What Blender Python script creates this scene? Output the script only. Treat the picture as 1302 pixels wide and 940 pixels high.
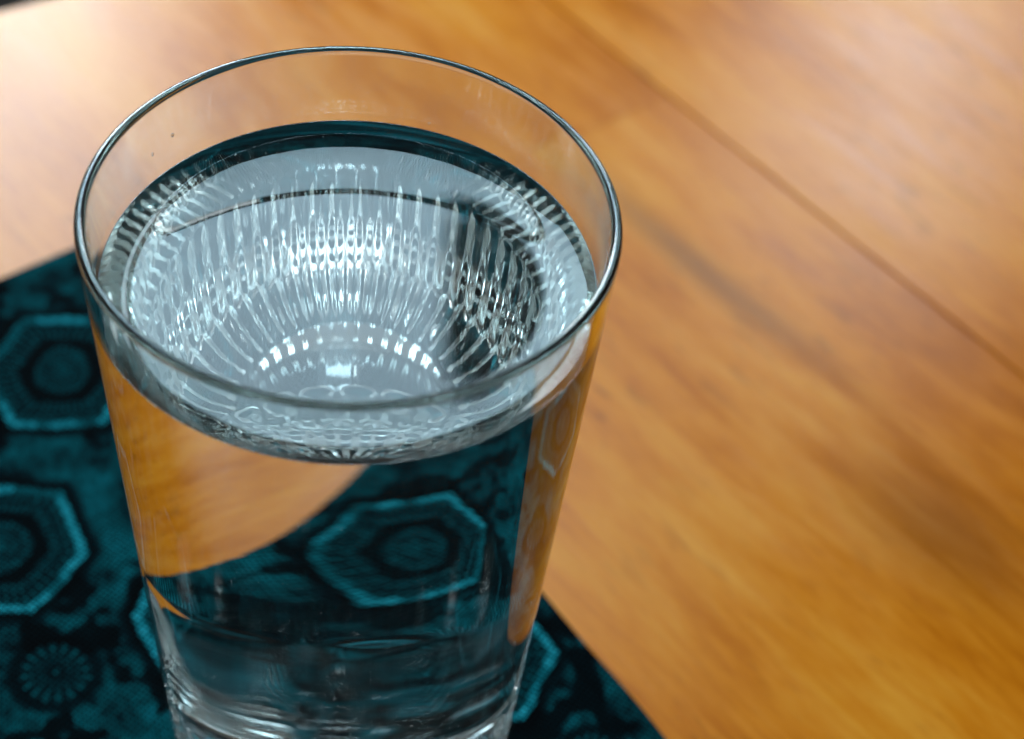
import bpy, bmesh, math
import numpy as np
from mathutils import Vector, Matrix, noise as mnoise

for o in list(bpy.data.objects):
    bpy.data.objects.remove(o, do_unlink=True)
scene = bpy.context.scene
COL = scene.collection
MM = 0.001

# ------------------------------------------------------------------ camera
RIM_Z = 144.5            # rim of the glass above the table top (mm)
cam_d = bpy.data.cameras.new('camera')
cam = bpy.data.objects.new('camera', cam_d)
COL.objects.link(cam)
Cp = Vector((0.0, -263.78, 230.04 + RIM_Z)) * MM
Rv = Vector((0.99725994, -0.03850018, 0.06316924))
Uv = Vector((-0.01736839, 0.70818146, 0.7058168))
Fv = Vector((0.07190935, 0.70497997, -0.70557231))
m = Matrix((Rv, Uv, -Fv)).transposed().to_4x4()
m.translation = Cp
cam.matrix_world = m
cam_d.sensor_fit = 'HORIZONTAL'
cam_d.sensor_width = 36.0
cam_d.lens = 2891.3 / 1302.0 * 36.0
cam_d.clip_start = 0.01
cam_d.clip_end = 50
cam_d.dof.use_dof = True
cam_d.dof.focus_distance = 0.370
cam_d.dof.aperture_fstop = 80.0 / 6.0
cam_d.dof.aperture_blades = 0
scene.camera = cam

# ------------------------------------------------------------------ room light
world = bpy.data.worlds.new('World')
scene.world = world
world.use_nodes = True
wnt = world.node_tree
bg = wnt.nodes['Background']
# dim room: pale ceiling above, warm brown surroundings lower down
_tc = wnt.nodes.new('ShaderNodeTexCoord')
_sp = wnt.nodes.new('ShaderNodeSeparateXYZ')
_cr = wnt.nodes.new('ShaderNodeValToRGB')
wnt.links.new(_tc.outputs['Generated'], _sp.inputs[0])
wnt.links.new(_sp.outputs['Z'], _cr.inputs[0])
wnt.links.new(_cr.outputs[0], bg.inputs['Color'])
_cr.color_ramp.elements[0].position = 0.15
_cr.color_ramp.elements[0].color = (0.16, 0.10, 0.055, 1)
_cr.color_ramp.elements[1].position = 0.95
_cr.color_ramp.elements[1].color = (0.25, 0.27, 0.29, 1)
bg.inputs['Strength'].default_value = 0.4

def window_lamp(name, loc, aim, sx, sy, radiance, color):
    ld = bpy.data.lights.new(name, 'AREA')
    ld.shape = 'RECTANGLE'
    ld.size, ld.size_y = sx, sy
    ld.energy = radiance * math.pi * sx * sy
    ld.color = color
    lo = bpy.data.objects.new(name, ld)
    COL.objects.link(lo)
    lo.location = loc
    lo.rotation_euler = (Vector(aim) - Vector(loc)).to_track_quat('-Z', 'Y').to_euler()
    return lo

def pane(x0, x1, z0, z1, rad, col):
    cx, cz = (x0 + x1) / 2, (z0 + z1) / 2
    return window_lamp('window_light', (cx, 1.30, cz), (cx, 0.0, cz - 0.25), x1 - x0, z1 - z0, rad, col)
# two panes of one window with the frame between them, and two lower lamps added for the table glare
pane(-0.75, 0.088, 1.05, 1.76, 12.0, (0.56, 0.83, 1.0))
pane(0.186, 0.275, 1.05, 1.76, 11.0, (0.70, 0.90, 1.0))
window_lamp('window_light', (-0.39, 1.30, 0.71), (-0.05, 0.2, 0.1), 0.44, 0.40, 32.0, (0.86, 0.95, 1.0))  # added lamp, aimed to put the bright glare on the far left boards
window_lamp('window_light', (0.47, 1.30, 0.86), (0.1, 0.2, 0.1), 0.20, 0.22, 26.0, (0.86, 0.95, 1.0))  # small added lamp for the paler glare on the right boards

scene.view_settings.view_transform = 'Standard'
scene.view_settings.look = 'None'
scene.view_settings.exposure = 0.0
scene.view_settings.gamma = 1.0
scene.render.engine = 'CYCLES'
cy = scene.cycles
cy.max_bounces = 32
cy.transmission_bounces = 32
cy.glossy_bounces = 16
cy.diffuse_bounces = 4
cy.transparent_max_bounces = 16
cy.caustics_reflective = True
cy.caustics_refractive = True
cy.blur_glossy = 0.3
cy.sample_clamp_indirect = 12.0
cy.use_denoising = True

# ------------------------------------------------------------------ helpers
def new_mat(name):
    mt = bpy.data.materials.new(name)
    mt.use_nodes = True
    nt = mt.node_tree
    nt.nodes.clear()
    out = nt.nodes.new('ShaderNodeOutputMaterial')
    return mt, nt, out

def node(nt, kind, **kw):
    n = nt.nodes.new(kind)
    for k, v in kw.items():
        if k.startswith('in_'):
            key = k[3:]
            key = int(key) if key.isdigit() else key.replace('_', ' ')
            n.inputs[key].default_value = v
        else:
            setattr(n, k, v)
    return n

def ramp(nt, stops, interp='LINEAR'):
    n = nt.nodes.new('ShaderNodeValToRGB')
    n.color_ramp.interpolation = interp
    el = n.color_ramp.elements
    while len(el) < len(stops):
        el.new(0.5)
    for e, (p, c) in zip(el, stops):
        e.position = p
        e.color = (c[0], c[1], c[2], 1) if not isinstance(c, (int, float)) else (c, c, c, 1)
    return n

def mesh_from(name, verts, faces, mats=(), smooth=True, mat_idx=None):
    me = bpy.data.meshes.new(name)
    me.from_pydata([tuple(v) for v in verts], [], faces)
    for mt in mats:
        me.materials.append(mt)
    if mat_idx is not None:
        me.polygons.foreach_set('material_index', mat_idx)
    if smooth:
        me.polygons.foreach_set('use_smooth', [True] * len(me.polygons))
    me.update()
    return me

def link(name, me, parent=None):
    o = bpy.data.objects.new(name, me)
    COL.objects.link(o)
    if parent:
        o.parent = parent
    return o

def tag(o, label, cat):
    o['label'] = label
    o['category'] = cat

# ------------------------------------------------------------------ materials
def glass_mat(name, ior, color=(1, 1, 1), rough=0.0, ripple=0.0):
    mt, nt, out = new_mat(name)
    g = node(nt, 'ShaderNodeBsdfGlass', in_IOR=ior, in_Roughness=rough)
    if ripple:
        # faint horizontal chill marks of pressed glass
        tc = node(nt, 'ShaderNodeTexCoord')
        mp = node(nt, 'ShaderNodeMapping')
        mp.inputs['Scale'].default_value = (10.0, 10.0, 300.0)
        n = node(nt, 'ShaderNodeTexNoise', in_Scale=1.0, in_Detail=1.0)
        nt.links.new(tc.outputs['Object'], mp.inputs['Vector'])
        nt.links.new(mp.outputs[0], n.inputs['Vector'])
        bp = node(nt, 'ShaderNodeBump', in_Strength=1.0, in_Distance=ripple)
        nt.links.new(n.outputs['Fac'], bp.inputs['Height'])
        nt.links.new(bp.outputs[0], g.inputs['Normal'])
    g.inputs['Color'].default_value = (*color, 1)
    nt.links.new(g.outputs[0], out.inputs['Surface'])
    return mt

M_GLASS = glass_mat('clear_glass', 1.51, (0.985, 0.995, 0.99), ripple=0.000004)
M_GLASS_WET = glass_mat('glass_under_water', 1.51 / 1.333, (0.985, 0.995, 0.99))
M_GLASS_BASE = glass_mat('glass_underside', 1.51, (0.985, 0.995, 0.99), rough=0.0)
M_WATER = glass_mat('water_surface', 1.333)
M_WATER_SIDE, _nt, _out = new_mat('water_against_glass')
_nt.links.new(node(_nt, 'ShaderNodeBsdfTransparent').outputs[0], _out.inputs['Surface'])

def wood_mat():
    mt, nt, out = new_mat('honey_wood')
    L = nt.links.new
    att = node(nt, 'ShaderNodeAttribute', attribute_name='plank')     # u, v, plank seed
    uv = node(nt, 'ShaderNodeAttribute', attribute_name='board_co')
    sep = node(nt, 'ShaderNodeSeparateXYZ')
    L(uv.outputs['Vector'], sep.inputs[0])
    # warp
    warp = node(nt, 'ShaderNodeTexNoise', in_Scale=9.0, in_Detail=2.0)
    mp0 = node(nt, 'ShaderNodeMapping')
    mp0.inputs['Scale'].default_value = (0.6, 3.0, 1.0)
    L(uv.outputs['Vector'], mp0.inputs['Vector'])
    L(mp0.outputs[0], warp.inputs['Vector'])
    wadd = node(nt, 'ShaderNodeVectorMath', operation='MULTIPLY_ADD')
    L(warp.outputs['Color'], wadd.inputs[0])
    wadd.inputs[1].default_value = (0.0, 0.014, 0.0)
    L(uv.outputs['Vector'], wadd.inputs[2])
    # broad bands of colour along the board
    def stretched(scale, sx, sy, detail, rough=0.55):
        mp = node(nt, 'ShaderNodeMapping')
        mp.inputs['Scale'].default_value = (sx, sy, 1.0)
        L(wadd.outputs[0], mp.inputs['Vector'])
        n = node(nt, 'ShaderNodeTexNoise', in_Scale=scale, in_Detail=detail, in_Roughness=rough)
        L(mp.outputs[0], n.inputs['Vector'])
        return n
    broad = stretched(9.0, 1.0, 2.6, 3.0)
    mid = stretched(22.0, 1.0, 6.0, 5.0, 0.6)
    fine = stretched(70.0, 1.0, 8.0, 4.0, 0.6)
    pore = stretched(120.0, 1.0, 9.0, 2.0)
    mx = node(nt, 'ShaderNodeMath', operation='MULTIPLY_ADD', in_1=0.46)
    L(broad.outputs['Fac'], mx.inputs[0])
    m2 = node(nt, 'ShaderNodeMath', operation='MULTIPLY', in_1=0.34)
    L(mid.outputs['Fac'], m2.inputs[0])
    L(m2.outputs[0], mx.inputs[2])
    m3 = node(nt, 'ShaderNodeMath', operation='MULTIPLY_ADD', in_1=0.26)
    L(fine.outputs['Fac'], m3.inputs[0])
    L(mx.outputs[0], m3.inputs[2])
    cr = ramp(nt, [(0.36, (0.38, 0.090, 0.0015)), (0.47, (0.56, 0.155, 0.003)),
                   (0.55, (0.67, 0.212, 0.008)), (0.68, (0.76, 0.300, 0.024))])
    L(m3.outputs[0], cr.inputs[0])
    # dark pores
    pr = ramp(nt, [(0.60, 0.0), (0.74, 1.0)])
    L(pore.outputs['Fac'], pr.inputs[0])
    pm = node(nt, 'ShaderNodeMath', operation='MULTIPLY', in_1=0.35)
    L(pr.outputs[0], pm.inputs[0])
    mixp = node(nt, 'ShaderNodeMix', data_type='RGBA', blend_type='MULTIPLY')
    L(pm.outputs[0], mixp.inputs['Factor'])
    L(cr.outputs[0], mixp.inputs['A'])
    mixp.inputs['B'].default_value = (0.45, 0.28, 0.15, 1)
    # short dark flecks, in patches
    fl = stretched(75.0, 1.0, 4.2, 2.0)
    fmask = node(nt, 'ShaderNodeTexNoise', in_Scale=16.0, in_Detail=1.0)
    L(uv.outputs['Vector'], fmask.inputs['Vector'])
    fr = ramp(nt, [(0.58, 0.0), (0.66, 1.0)])
    L(fl.outputs['Fac'], fr.inputs[0])
    fm = ramp(nt, [(0.47, 0.0), (0.62, 0.42)])
    L(fmask.outputs['Fac'], fm.inputs[0])
    fx = node(nt, 'ShaderNodeMath', operation='MULTIPLY')
    L(fr.outputs[0], fx.inputs[0]); L(fm.outputs[0], fx.inputs[1])
    mixf = node(nt, 'ShaderNodeMix', data_type='RGBA', blend_type='MIX')
    L(fx.outputs[0], mixf.inputs['Factor'])
    L(mixp.outputs['Result'], mixf.inputs['A'])
    mixf.inputs['B'].default_value = (0.22, 0.068, 0.005, 1)
    mixp = mixf
    # heartwood streaks and knots from the plank attribute (python-made)
    hrt = node(nt, 'ShaderNodeMix', data_type='RGBA', blend_type='MIX')
    hsep = node(nt, 'ShaderNodeSeparateXYZ')
    L(att.outputs['Vector'], hsep.inputs[0])
    L(hsep.outputs['X'], hrt.inputs['Factor'])
    L(mixp.outputs['Result'], hrt.inputs['A'])
    hrt.inputs['B'].default_value = (0.24, 0.075, 0.010, 1)
    tone = node(nt, 'ShaderNodeHueSaturation')
    L(hrt.outputs['Result'], tone.inputs['Color'])
    L(hsep.outputs['Y'], tone.inputs['Value'])
    rr = ramp(nt, [(0.3, 0.23), (0.7, 0.30)])
    L(mid.outputs['Fac'], rr.inputs[0])
    bp = node(nt, 'ShaderNodeBump', in_Strength=0.12, in_Distance=0.0004)
    L(fine.outputs['Fac'], bp.inputs['Height'])
    dif = node(nt, 'ShaderNodeBsdfDiffuse')
    L(tone.outputs['Color'], dif.inputs['Color'])
    L(bp.outputs[0], dif.inputs['Normal'])
    gl = node(nt, 'ShaderNodeBsdfGlossy', distribution='BECKMANN')       # satin varnish
    L(rr.outputs[0], gl.inputs['Roughness'])
    L(bp.outputs[0], gl.inputs['Normal'])
    fre = node(nt, 'ShaderNodeFresnel', in_IOR=1.31)
    mxs = node(nt, 'ShaderNodeMixShader')
    L(fre.outputs[0], mxs.inputs[0])
    L(dif.outputs[0], mxs.inputs[1]); L(gl.outputs[0], mxs.inputs[2])
    L(mxs.outputs[0], out.inputs['Surface'])
    return mt

def dark_mat(name, col, rough):
    mt, nt, out = new_mat(name)
    p = node(nt, 'ShaderNodeBsdfPrincipled')
    n = node(nt, 'ShaderNodeTexNoise', in_Scale=6.0, in_Detail=4.0)
    cr = ramp(nt, [(0.3, tuple(c * 0.7 for c in col)), (0.7, col)])
    nt.links.new(n.outputs['Fac'], cr.inputs[0])
    nt.links.new(cr.outputs[0], p.inputs['Base Color'])
    p.inputs['Roughness'].default_value = rough
    nt.links.new(p.outputs[0], out.inputs['Surface'])
    return mt

def cloth_mat():
    mt, nt, out = new_mat('teal_printed_cotton')
    L = nt.links.new
    att = node(nt, 'ShaderNodeAttribute', attribute_name='print')     # R = ink brightness, G = bright line
    sep = node(nt, 'ShaderNodeSeparateColor')
    L(att.outputs['Color'], sep.inputs[0])
    tc = node(nt, 'ShaderNodeTexCoord')
    # weave : two crossing sets of threads
    mp = node(nt, 'ShaderNodeMapping')
    mp.inputs['Rotation'].default_value = (0, 0, math.radians(35.0))
    L(tc.outputs['Object'], mp.inputs['Vector'])
    w1 = node(nt, 'ShaderNodeTexWave', wave_type='BANDS', bands_direction='X', in_Scale=290.0, in_Distortion=1.0, in_Detail=1.0)
    w2 = node(nt, 'ShaderNodeTexWave', wave_type='BANDS', bands_direction='Y', in_Scale=290.0, in_Distortion=1.0, in_Detail=1.0)
    L(mp.outputs[0], w1.inputs['Vector'])
    L(mp.outputs[0], w2.inputs['Vector'])
    wm = node(nt, 'ShaderNodeMath', operation='MULTIPLY')
    L(w1.outputs['Fac'], wm.inputs[0])
    L(w2.outputs['Fac'], wm.inputs[1])
    cr = ramp(nt, [(0.0, (0.0002, 0.002, 0.003)), (0.2, (0.0003, 0.015, 0.021)), (0.45, (0.0006, 0.084, 0.102)), (0.75, (0.003, 0.19, 0.24)), (1.0, (0.02, 0.40, 0.50))])
    L(sep.outputs[0], cr.inputs[0])
    wr = ramp(nt, [(0.05, 0.15), (0.55, 1.5)])
    L(wm.outputs[0], wr.inputs[0])
    mx = node(nt, 'ShaderNodeMix', data_type='RGBA', blend_type='MULTIPLY')
    mx.inputs['Factor'].default_value = 1.0
    L(cr.outputs[0], mx.inputs['A'])
    L(wr.outputs[0], mx.inputs['B'])
    p = node(nt, 'ShaderNodeBsdfPrincipled')
    p.inputs['Roughness'].default_value = 0.9
    p.inputs['Specular IOR Level'].default_value = 0.03
    L(mx.outputs['Result'], p.inputs['Base Color'])
    bp = node(nt, 'ShaderNodeBump', in_Strength=0.8, in_Distance=0.0004)
    L(wm.outputs[0], bp.inputs['Height'])
    L(bp.outputs[0], p.inputs['Normal'])
    L(p.outputs[0], out.inputs['Surface'])
    return mt

# ------------------------------------------------------------------ table
SEAM = math.radians(-53.8)
U = np.array((math.cos(SEAM), math.sin(SEAM)))        # along the boards
V = np.array((-U[1], U[0]))                            # across, up-right in the picture
P0 = np.array((84.0, 215.3))                           # where the end joint meets the long seam
M_WOOD = wood_mat()

table = bpy.data.objects.new('wooden_table', None)
COL.objects.link(table)
tag(table, 'honey coloured wooden table made of wide boards under the glass and cloth', 'table')

def plank(u0, u1, v0, v1, seed, tone, skew=0.0, streaks=()):
    """board between u0..u1 (along) and v0..v1 (across), mm from the joint; rounded long edges"""
    g = 0.13
    b = 0.45
    ge, be = 0.02, 0.12
    T = 24.0
    nu = max(2, int((u1 - u0) / 4.0)); nv = max(2, int((v1 - v0) / 2.0))
    prof = [(v0 + g, -T), (v0 + g, -b), (v0 + g + 0.2, -b * 0.35), (v0 + g + b, 0.0)]
    prof += [(v0 + g + b + (v1 - v0 - 2 * g - 2 * b) * k / nv, 0.0) for k in range(1, nv)]
    prof += [(v1 - g - b, 0.0), (v1 - g - 0.2, -b * 0.35), (v1 - g, -b), (v1 - g, -T)]
    us = [(u0 + ge, -be), (u0 + ge + be, 0.0)]
    us += [(u0 + ge + be + (u1 - u0 - 2 * ge - 2 * be) * k / nu, 0.0) for k in range(1, nu)]
    us += [(u1 - ge - be, 0.0), (u1 - ge, -be)]
    V_, co, at = [], [], []
    for uu, dz in us:
        for vv, zz in prof:
            uq = uu
            if skew:
                k = max(0.0, min(1.0, (u1 - uu) / (u1 - u0)))
                uq = uu + skew * (vv - v0) * k
            q = P0 + U * uq + V * vv
            zf = zz if zz <= -T else min(zz, 0.0) + (dz if zz > -b else 0.0)
            V_.append((q[0] * MM, q[1] * MM, zf * MM))
            co.append((uq * MM + seed * 3.7, vv * MM + seed * 1.3, seed))
            h = 0.0
            for (su, sv, lu, lv, amt, tilt) in streaks:
                dv = vv - sv - tilt * (uq - su) + 3.0 * mnoise.noise(Vector((uq * 0.02, seed, sv)))
                h += amt * math.exp(-((uq - su) / lu) ** 2 - (dv / lv) ** 2)
            at.append((min(1.0, h), tone, seed))
    n = len(prof)
    F = []
    for i in range(len(us) - 1):
        for j in range(n - 1):
            a = i * n + j
            F.append((a, a + n, a + n + 1, a + 1))
    F.append(tuple(range(n)))
    F.append(tuple(reversed(range((len(us) - 1) * n, len(us) * n))))
    me = mesh_from('plank', V_, F, (M_WOOD,), smooth=False)
    a1 = me.attributes.new('board_co', 'FLOAT_VECTOR', 'POINT')
    a1.data.foreach_set('vector', np.array(co, dtype=np.float32).ravel())
    a2 = me.attributes.new('plank', 'FLOAT_VECTOR', 'POINT')
    a2.data.foreach_set('vector', np.array(at, dtype=np.float32).ravel())
    me.update()
    return link('plank', me, table)

def uvp(x, y):
    d = np.array((x, y)) - P0
    return d @ U, d @ V

us_, vs_ = uvp(87, 146)
ku, kv = uvp(132, 62)
# the far edge of the table runs a little askew to the boards
ue, ve = uvp(-95.5, 244.0)
ed = np.array((math.cos(math.radians(26.6)), math.sin(math.radians(26.6))))
SK = (ed @ U) / (ed @ V)
def edge_u(v):
    return ue + SK * (v - ve)
plank(0, 520, -240, 0, 1.0, 1.0, streaks=[(us_, vs_, 45, 4.5, 0.75, 0.0), (ku, kv, 26, 14, 0.55, 0.0)])
plank(edge_u(-240), 0, -240, 0, 2.0, 1.0, skew=SK)
plank(edge_u(0), 520, 0, 170, 3.0, 1.0, skew=SK)
plank(edge_u(170), 520, 170, 340, 4.0, 1.0, skew=SK)
plank(edge_u(-400), 520, -400, -240, 5.0, 1.0, skew=SK)

floor_me = mesh_from('floor', [(-3, -3, -0.75), (3, -3, -0.75), (3, 3, -0.75), (-3, 3, -0.75)], [(0, 1, 2, 3)],
                     (dark_mat('dark_floor', (0.02, 0.017, 0.015), 0.6),), smooth=False)
floor = link('floor', floor_me)
floor['kind'] = 'structure'

# ------------------------------------------------------------------ cloth
CLOTH_T = 1.3
A_ = np.array((-33.9, 172.0))                                   # far corner
E1 = np.array((-0.814, -0.581)); E1 /= np.linalg.norm(E1)      # towards the left
E2 = np.array((0.511, -0.860)); E2 /= np.linalg.norm(E2)       # towards the right and the viewer

def smooth(a, b, x):
    t = np.clip((x - a) / (b - a), 0, 1)
    return t * t * (3 - 2 * t)

def hash2(ix, iy, s):
    h = np.sin(ix * 127.1 + iy * 311.7 + s * 74.7) * 43758.5453
    return h - np.floor(h)

def vnoise(x, y, s):
    ix, iy = np.floor(x), np.floor(y)
    fx, fy = x - ix, y - iy
    fx = fx * fx * (3 - 2 * fx); fy = fy * fy * (3 - 2 * fy)
    a = hash2(ix, iy, s); b = hash2(ix + 1, iy, s); c = hash2(ix, iy + 1, s); d = hash2(ix + 1, iy + 1, s)
    return (a * (1 - fx) + b * fx) * (1 - fy) + (c * (1 - fx) + d * fx) * fy

MED = [(-65, 106, 15.5, 18, 0.04), (-72.7, 53, 15.5, 18, -0.06), (-25, 36, 16, 17.5, 0.02), (25.5, 25.5, 16, 17.5, 0.05),
       (-9, 97, 11.5, 17.5, 0.0), (-122, 116, 15, 18, 0.03), (-129, 63, 15, 18, 0), (-85, -2, 15, 18, 0.02),
       (-30, -20, 15, 18, 0.04), (26, -32, 15, 18, -0.03), (78, -36, 15, 18, 0), (-150, 12, 15, 18, 0), (-140, -42, 15, 18, 0)]
FLO = [(-57.9, 20.2, 7.4), (3.0, 62, 7.5), (-38, 78, 5.5), (-97, 82, 7), (-32, 134, 6.5), (0, 0, 7), (50, 0, 6), (-100, 28, 7),
       (-60, -34, 7), (-92, 134, 6)]

def cloth_print(x, y):
    wx = x + 0.8 * (vnoise(x / 6, y / 6, 1) - 0.5)
    wy = y + 0.8 * (vnoise(x / 6, y / 6, 2) - 0.5)
    n1 = vnoise(x / 9, y / 9, 3) * 0.6 + vnoise(x / 3.5, y / 3.5, 4) * 0.4
    n2 = vnoise(x / 1.1, y / 1.1, 5)
    val = 0.34 + 0.60 * (n1 - 0.45) + 0.22 * (n2 - 0.5)
    # dark blotches of resist between the medallions
    blot = vnoise(x / 7 + 11, y / 7, 6) * 0.65 + vnoise(x / 2.6, y / 2.6, 7) * 0.35
    val = val * (1 - 0.88 * smooth(0.52, 0.64, blot))
    for (cx, cy_, hx, hy, rot) in MED:
        dx, dy = wx - cx, wy - cy_
        c, s = math.cos(rot), math.sin(rot)
        px, py = (dx * c + dy * s) / hx, (-dx * s + dy * c) / hy
        sel = (np.abs(px) < 1.6) & (np.abs(py) < 1.6)
        if not sel.any():
            continue
        px_, py_ = px[sel], py[sel]
        a = np.arctan2(py_, px_)
        # hexagon with points left and right, blended with a circle towards the centre
        hexd = np.maximum(np.abs(py_), np.abs(px_) * 0.80 + np.abs(py_) * 0.46) 
        rnd = np.hypot(px_, py_)
        d = 0.88 * hexd + 0.12 * rnd * 0.97
        v = val[sel].copy()
        nse = vnoise(x[sel] / 1.2, y[sel] / 1.2, 8)
        nlo = vnoise(a * 2.2 + cx, d * 3, 9)
        dw = d + 0.03 * (vnoise(x[sel] / 2.2, y[sel] / 2.2, 12) - 0.5)
        # dark halo outside
        v = v * (1 - 0.92 * smooth(1.22, 1.02, d))
        # radial hatching band
        hat = np.clip(0.5 + 0.9 * np.sin(a * 44 + 3 * nlo), 0, 1)
        band = smooth(0.52, 0.56, dw) * smooth(0.86, 0.82, dw)
        v = v * (1 - band) + band * (0.13 + 0.36 * hat * (0.55 + 0.6 * nse))
        v = v * (1 - 0.7 * np.exp(-((dw - 0.72) / 0.02) ** 2))
        # bright broken outline, beaded along its length
        line = smooth(0.845, 0.875, dw) * smooth(1.0, 0.965, dw)
        brk = 0.60 + 0.45 * smooth(0.22, 0.5, vnoise(a * 3.1 + cx * 3.1, d * 0 + cy_, 10))
        bead = 0.93 + 0.07 * np.sin(a * 34 + cx)
        v = np.maximum(v * (1 - line), line * brk * bead * (0.92 + 0.3 * (nse - 0.5)))
        # dark ring
        ring = smooth(0.40, 0.43, rnd) * smooth(0.57, 0.53, dw)
        v = v * (1 - ring) + ring * 0.03
        disc = smooth(0.43, 0.40, rnd)
        hat2 = np.clip(0.5 + 0.9 * np.sin(a * 28 + 3 * nlo), 0, 1)
        cen = 0.16 + 0.34 * hat2 * smooth(0.06, 0.16, rnd) * (0.6 + 0.6 * nse) + 0.28 * smooth(0.12, 0.04, rnd)
        cen = cen * (1 - 0.6 * np.exp(-((rnd - 0.24) / 0.018) ** 2))
        v = v * (1 - disc) + disc * cen
        val[sel] = v
    for k, (cx, cy_, rr) in enumerate(FLO):
        dx, dy = (wx - cx) / rr, (wy - cy_) / rr
        sel = (np.abs(dx) < 1.8) & (np.abs(dy) < 1.8)
        if not sel.any():
            continue
        dxs, dys = dx[sel], dy[sel]
        a = np.arctan2(dys, dxs); d = np.hypot(dxs, dys)
        v = val[sel] * (1 - 0.75 * smooth(1.55, 1.15, d))
        pet = np.abs(np.sin(a * 8.0 + k))
        edge = 0.86 + 0.16 * pet
        inn = smooth(edge, edge - 0.08, d)
        pv = 0.10 + 0.30 * pet ** 1.5 * smooth(0.14, 0.4, d) * (0.75 + 0.5 * smooth(0.6, 0.85, d))
        pv = np.maximum(pv, 0.4 * smooth(0.14, 0.08, d))
        val[sel] = v * (1 - inn) + inn * pv
    return np.clip(val, 0, 1)

def make_cloth():
    L1, L2, step = 230.0, 330.0, 0.48
    n1, n2 = int(L1 / step), int(L2 / step)
    s = np.linspace(0, L1, n1); t = np.linspace(0, L2, n2)
    S, T = np.meshgrid(s, t, indexing='ij')
    X = A_[0] + E1[0] * S + E2[0] * T
    Y = A_[1] + E1[1] * S + E2[1] * T
    # the right-hand edge bows out a little towards the far corner
    bow = 8.0 * smooth(95, 20, T) * smooth(14, 0, S) 
    flap = 62.0 * smooth(200.5, 218, T) * smooth(110, 0, S)  # unseen flap, added so the glass reflects cloth there instead of bright wood
    X = X + 0.86 * bow + flap
    Y = Y + 0.51 * bow
    wob = 0.9 * (vnoise(T / 23, T * 0, 31) - 0.5) * smooth(12, 0, S)
    wob2 = 0.9 * (vnoise(S / 21, S * 0, 32) - 0.5) * smooth(12, 0, T)
    X = X + 0.86 * wob - 0.51 * wob2
    Y = Y + 0.51 * wob + 0.86 * wob2
    val = cloth_print(X, Y)
    Z = CLOTH_T + 0.0 * X
    # gentle lie of the cloth, flat where the glass stands
    lift = 0.9 * (vnoise(X / 38, Y / 38, 21) - 0.35) * smooth(34, 60, np.hypot(X, Y))
    Z = Z + np.clip(lift, 0, 1)
    ed = np.minimum(S, T)
    hem = smooth(0.0, 0.9, ed)
    Z = 0.15 + (Z - 0.15) * hem ** 0.5
    # stitched hem line
    Z = Z - 0.25 * np.exp(-((ed - 6.0) / 0.5) ** 2)
    val = val * (1 - 0.6 * np.exp(-((ed - 6.0) / 0.45) ** 2))
    verts = np.stack([X, Y, Z], -1).reshape(-1, 3) * MM
    # skirt down to the table along the edges
    idx = np.arange(n1 * n2).reshape(n1, n2)
    q = np.stack([idx[:-1, :-1], idx[:-1, 1:], idx[1:, 1:], idx[1:, :-1]], -1).reshape(-1, 4)
    # underside border ring
    border = np.concatenate([idx[0, :], idx[1:, -1], idx[-1, -2::-1], idx[-2:0:-1, 0]])
    bv = verts[border].copy(); bv[:, 2] = 0.05 * MM
    off = len(verts)
    verts = np.concatenate([verts, bv])
    nb = len(border); k = np.arange(nb); k2 = (k + 1) % nb
    q2 = np.stack([border[k], off + k, off + k2, border[k2]], -1)
    quads = np.concatenate([q, q2]).astype(np.int32)
    me = bpy.data.meshes.new('cloth')
    me.vertices.add(len(verts)); me.vertices.foreach_set('co', verts.astype(np.float32).ravel())
    me.loops.add(quads.size); me.loops.foreach_set('vertex_index', quads.ravel())
    me.polygons.add(len(quads)); me.polygons.foreach_set('loop_start', np.arange(0, quads.size, 4, dtype=np.int32))
    me.polygons.foreach_set('use_smooth', np.ones(len(quads), dtype=bool))
    me.update(calc_edges=True)
    me.validate()
    if me.polygons[0].normal.z < 0:
        me.flip_normals()
    ca = me.attributes.new('print', 'FLOAT_COLOR', 'POINT')
    v = np.concatenate([val.ravel(), val.ravel()[border]])
    ca.data.foreach_set('color', np.stack([v, v, v, np.ones_like(v)], -1).astype(np.float32).ravel())
    me.materials.append(cloth_mat())
    o = link('table_cloth', me)
    tag(o, 'dark teal cotton cloth printed with hexagon medallions lying under the glass', 'cloth')
    return o

make_cloth()

# ------------------------------------------------------------------ the glass
BASE_Z = CLOTH_T + 0.02
H = RIM_Z - BASE_Z
TAPER = 0.0763
def r_out(z):                     # z above cloth
    return 42.0 - TAPER * (H - z)
WALL = 1.8
FLOOR = H - 131.0                 # inner floor height
WATER = H - 16.0                  # flat level of the water
NF = 27                           # flutes round the base
SEG = NF * 16
EXP = 1.6

def smoothf(a, b, x):
    t = max(0.0, min(1.0, (x - a) / (b - a)))
    return t * t * (3 - 2 * t)

def r_in(z):
    return r_out(z) - WALL - 0.6 * smoothf(H - 20, FLOOR, z)

FL_TOP = 36.0
FL_DEPTH = 1.0

def meniscus(gap):
    """height of the water above its flat level at a distance gap (mm) from the wall"""
    return 2.0 * math.exp(-gap / 2.8)

W_TOP = WATER + meniscus(0.0)

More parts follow.
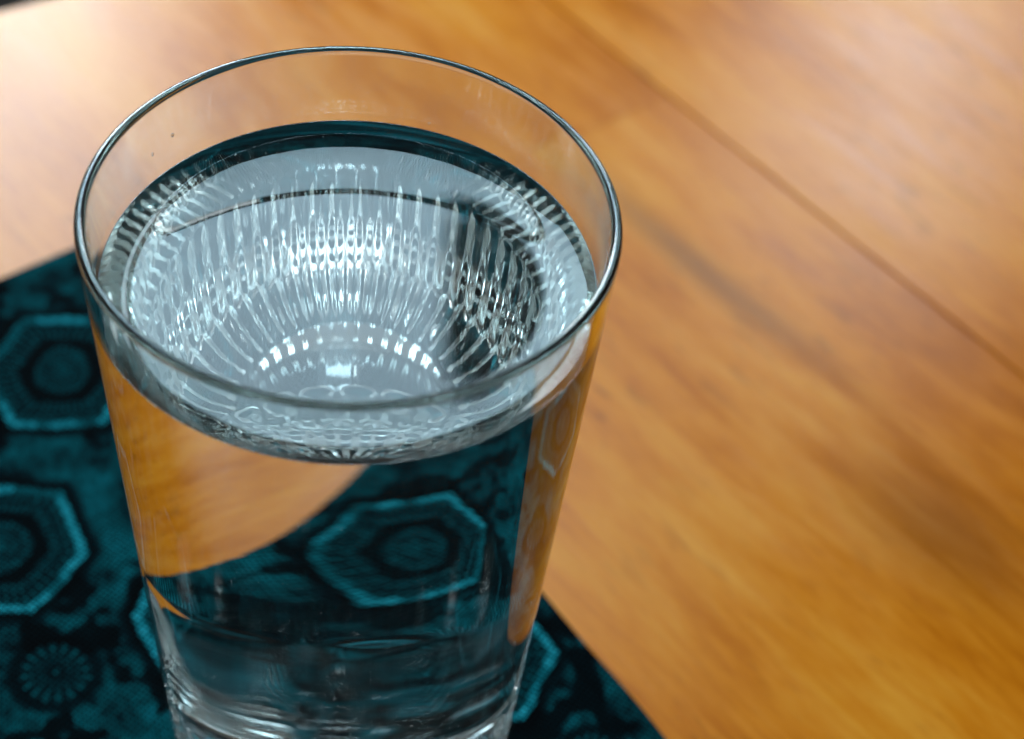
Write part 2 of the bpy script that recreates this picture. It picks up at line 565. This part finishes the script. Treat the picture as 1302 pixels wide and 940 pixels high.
def build_glass():
    rings = []                    # (func(theta)->(r), z, slot)
    def ring(r, z, slot, flute=0.0):
        rings.append((r, z, slot, flute))
    # underside: domed punt, contact ring, heel
    PUNT, RP, CH, HR, FV = 1.8, 15.0, 2.4, 1.0, 2.3
    for k in range(1, 15):
        x = k / 14
        ring(RP * x, PUNT * (1 - x * x), 2)
    ring(RP + 0.4, 0.0, 0)
    ring(RP + 0.9, 0.02, 0)
    rb = r_out(0)
    NC = 14
    for k in range(1, NC + 1):                  # chamfer rising to the heel
        x = k / NC
        ring(RP + 0.9 + (rb - HR - RP - 0.9) * x, 0.02 + CH * x ** 1.15, 0, -smoothf(0.0, 0.12, x))
    for k in range(1, 9):
        a = (k / 8) * math.pi / 2
        ring(rb - HR + HR * math.sin(a), CH + 0.02 + HR - HR * math.cos(a), 0, 0.15 + 0.85 * k / 8)
    hr = CH + HR
    # fluted base wall
    z = hr
    while z < FL_TOP - 0.01:
        z = min(z + 0.8, FL_TOP)
        ring(r_out(z), z, 0, 1.0 if z < FL_TOP - 5 else math.sqrt(max(0.0, (FL_TOP - z) / 5)))
    while z < H - 1.1:
        z = min(z + 2.0, H - 1.1)
        ring(r_out(z), z, 0)
    # rounded rim
    ro, ri = r_out(H - 1.1), r_in(H - 1.1)
    c = (ro + ri) / 2; w = (ro - ri) / 2
    for k in range(1, 12):
        a = k / 12 * math.pi
        ring(c + w * math.cos(a), H - 1.1 + 1.1 * math.sin(a), 0)
    z = H - 1.1
    ring(ri, z, 0)
    while z > W_TOP + 0.01:
        z = max(z - 2.0, W_TOP)
        ring(r_in(z), z, 0)
    # below the water line: glass against water
    CR = 12.0                     # rounded inner corner
    while z > FLOOR + CR + 0.01:
        z = max(z - 2.0, FLOOR + CR)
        ring(r_in(z), z, 1)
    rc = r_in(FLOOR + CR)
    for k in range(1, 11):
        a = k / 10 * math.pi / 2
        ring(rc - CR + CR * math.cos(a), FLOOR + CR - CR * math.sin(a), 1)
    rf = rc - CR
    for k in range(1, 12):
        ring(rf * (1 - k / 12), FLOOR, 1)
    rng = np.random.default_rng(4)
    jit = 1.0 + rng.uniform(-0.22, 0.22, NF)
    verts = [(0, 0, (BASE_Z + PUNT) * MM)]
    for (r, z, s, fl) in rings:
        for i in range(SEG):
            th = 2 * math.pi * i / SEG
            rr, zz = r, z
            ph = (th * NF / (2 * math.pi)) % 1.0
            fi = int(th * NF / (2 * math.pi) + 1e-6) % NF
            if fl < 0:
                zz = z - FV * fl * jit[fi] * abs(math.sin(math.pi * ph)) ** EXP
            if fl > 0:
                # concave flute: scooped between sharp-ish ridges
                rr = r - FL_DEPTH * fl * jit[fi] * (abs(math.sin(math.pi * ph))) ** EXP
            verts.append((rr * math.cos(th) * MM, rr * math.sin(th) * MM, (zz + BASE_Z) * MM))
    top = len(verts)
    verts.append((0, 0, (FLOOR + BASE_Z) * MM))
    faces, mi = [], []
    for i in range(SEG):
        faces.append((0, 1 + (i + 1) % SEG, 1 + i)); mi.append(2)
    for k in range(len(rings) - 1):
        a = 1 + k * SEG; b = a + SEG
        for i in range(SEG):
            j = (i + 1) % SEG
            faces.append((a + i, a + j, b + j, b + i)); mi.append(rings[k + 1][2])
    a = 1 + (len(rings) - 1) * SEG
    for i in range(SEG):
        faces.append((a + i, a + (i + 1) % SEG, top)); mi.append(1)
    me = mesh_from('drinking_glass', verts, faces, (M_GLASS, M_GLASS_WET, M_GLASS_BASE), True, mi)
    o = link('drinking_glass', me)
    tag(o, 'clear tapered drinking glass with thick fluted base standing on the teal cloth', 'glass')
    return o

glass = build_glass()

def build_water():
    IN = 0.03
    rings = []
    # top surface from centre to wall
    R = r_in(WATER)
    for k in range(1, 30):
        r = R * k / 30 * 0.8 / (29 / 30)
        rings.append((r, WATER + meniscus(R - r), 0))
    for k in range(1, 41):
        x = 0.8 + 0.2 * (1 - (1 - k / 40) ** 1.3)
        r = R * x
        rings.append((r, WATER + meniscus(R - r), 0))
    rt = r_in(W_TOP) + 0.02
    rings.append((rt, W_TOP, 0))
    z = W_TOP
    CR = 12.0
    first = True
    while z > FLOOR + CR + 0.01:
        z = max(z - 2.0, FLOOR + CR)
        rings.append((r_in(z) - IN, z, 1))
    rc = r_in(FLOOR + CR) - IN
    for k in range(1, 11):
        a = k / 10 * math.pi / 2
        rings.append((rc - CR + CR * math.cos(a), FLOOR + IN + CR - CR * math.sin(a), 1))
    SG = 192
    verts = [(0, 0, (WATER + BASE_Z) * MM)]
    for (r, z, s) in rings:
        for i in range(SG):
            th = 2 * math.pi * i / SG
            verts.append((r * math.cos(th) * MM, r * math.sin(th) * MM, (z + BASE_Z) * MM))
    bot = len(verts)
    verts.append((0, 0, (FLOOR + IN + BASE_Z) * MM))
    faces, mi = [], []
    for i in range(SG):
        faces.append((0, 1 + i, 1 + (i + 1) % SG)); mi.append(0)
    for k in range(len(rings) - 1):
        a = 1 + k * SG; b = a + SG
        for i in range(SG):
            j = (i + 1) % SG
            faces.append((a + i, b + i, b + j, a + j)); mi.append(rings[k + 1][2])
    a = 1 + (len(rings) - 1) * SG
    for i in range(SG):
        faces.append((a + i, bot, a + (i + 1) % SG)); mi.append(1)
    me = mesh_from('water', verts, faces, (M_WATER, M_WATER_SIDE), True, mi)
    # the ring where top meets side must not be smoothed across
    me.update()
    o = link('water', me)
    tag(o, 'clear still water filling the drinking glass nearly to the rim', 'water')
    return o

water = build_water()

M_SEED = glass_mat('seed_in_glass', 1.10)
# small seeds in the far wall of the glass, above the water
def bubble(th_deg, z, r, stretch):
    bm = bmesh.new()
    bmesh.ops.create_uvsphere(bm, u_segments=16, v_segments=10, radius=r * MM)
    bmesh.ops.scale(bm, vec=(1, 1, stretch), verts=bm.verts)
    bmesh.ops.reverse_faces(bm, faces=bm.faces)
    for fc in bm.faces:
        fc.smooth = True
    me = bpy.data.meshes.new('bubble')
    bm.to_mesh(me); bm.free()
    me.materials.append(M_SEED)
    rr = (r_out(z) + r_in(z)) / 2
    o = link('bubble', me, glass)
    o.location = (rr * math.cos(math.radians(th_deg)) * MM, rr * math.sin(math.radians(th_deg)) * MM, (z + BASE_Z) * MM)
    return o

bubble(137.0, H - 8.5, 0.33, 1.15)
bubble(144.0, H - 9.5, 0.28, 1.2)
bubble(71.0, H - 13.0, 0.22, 1.2)
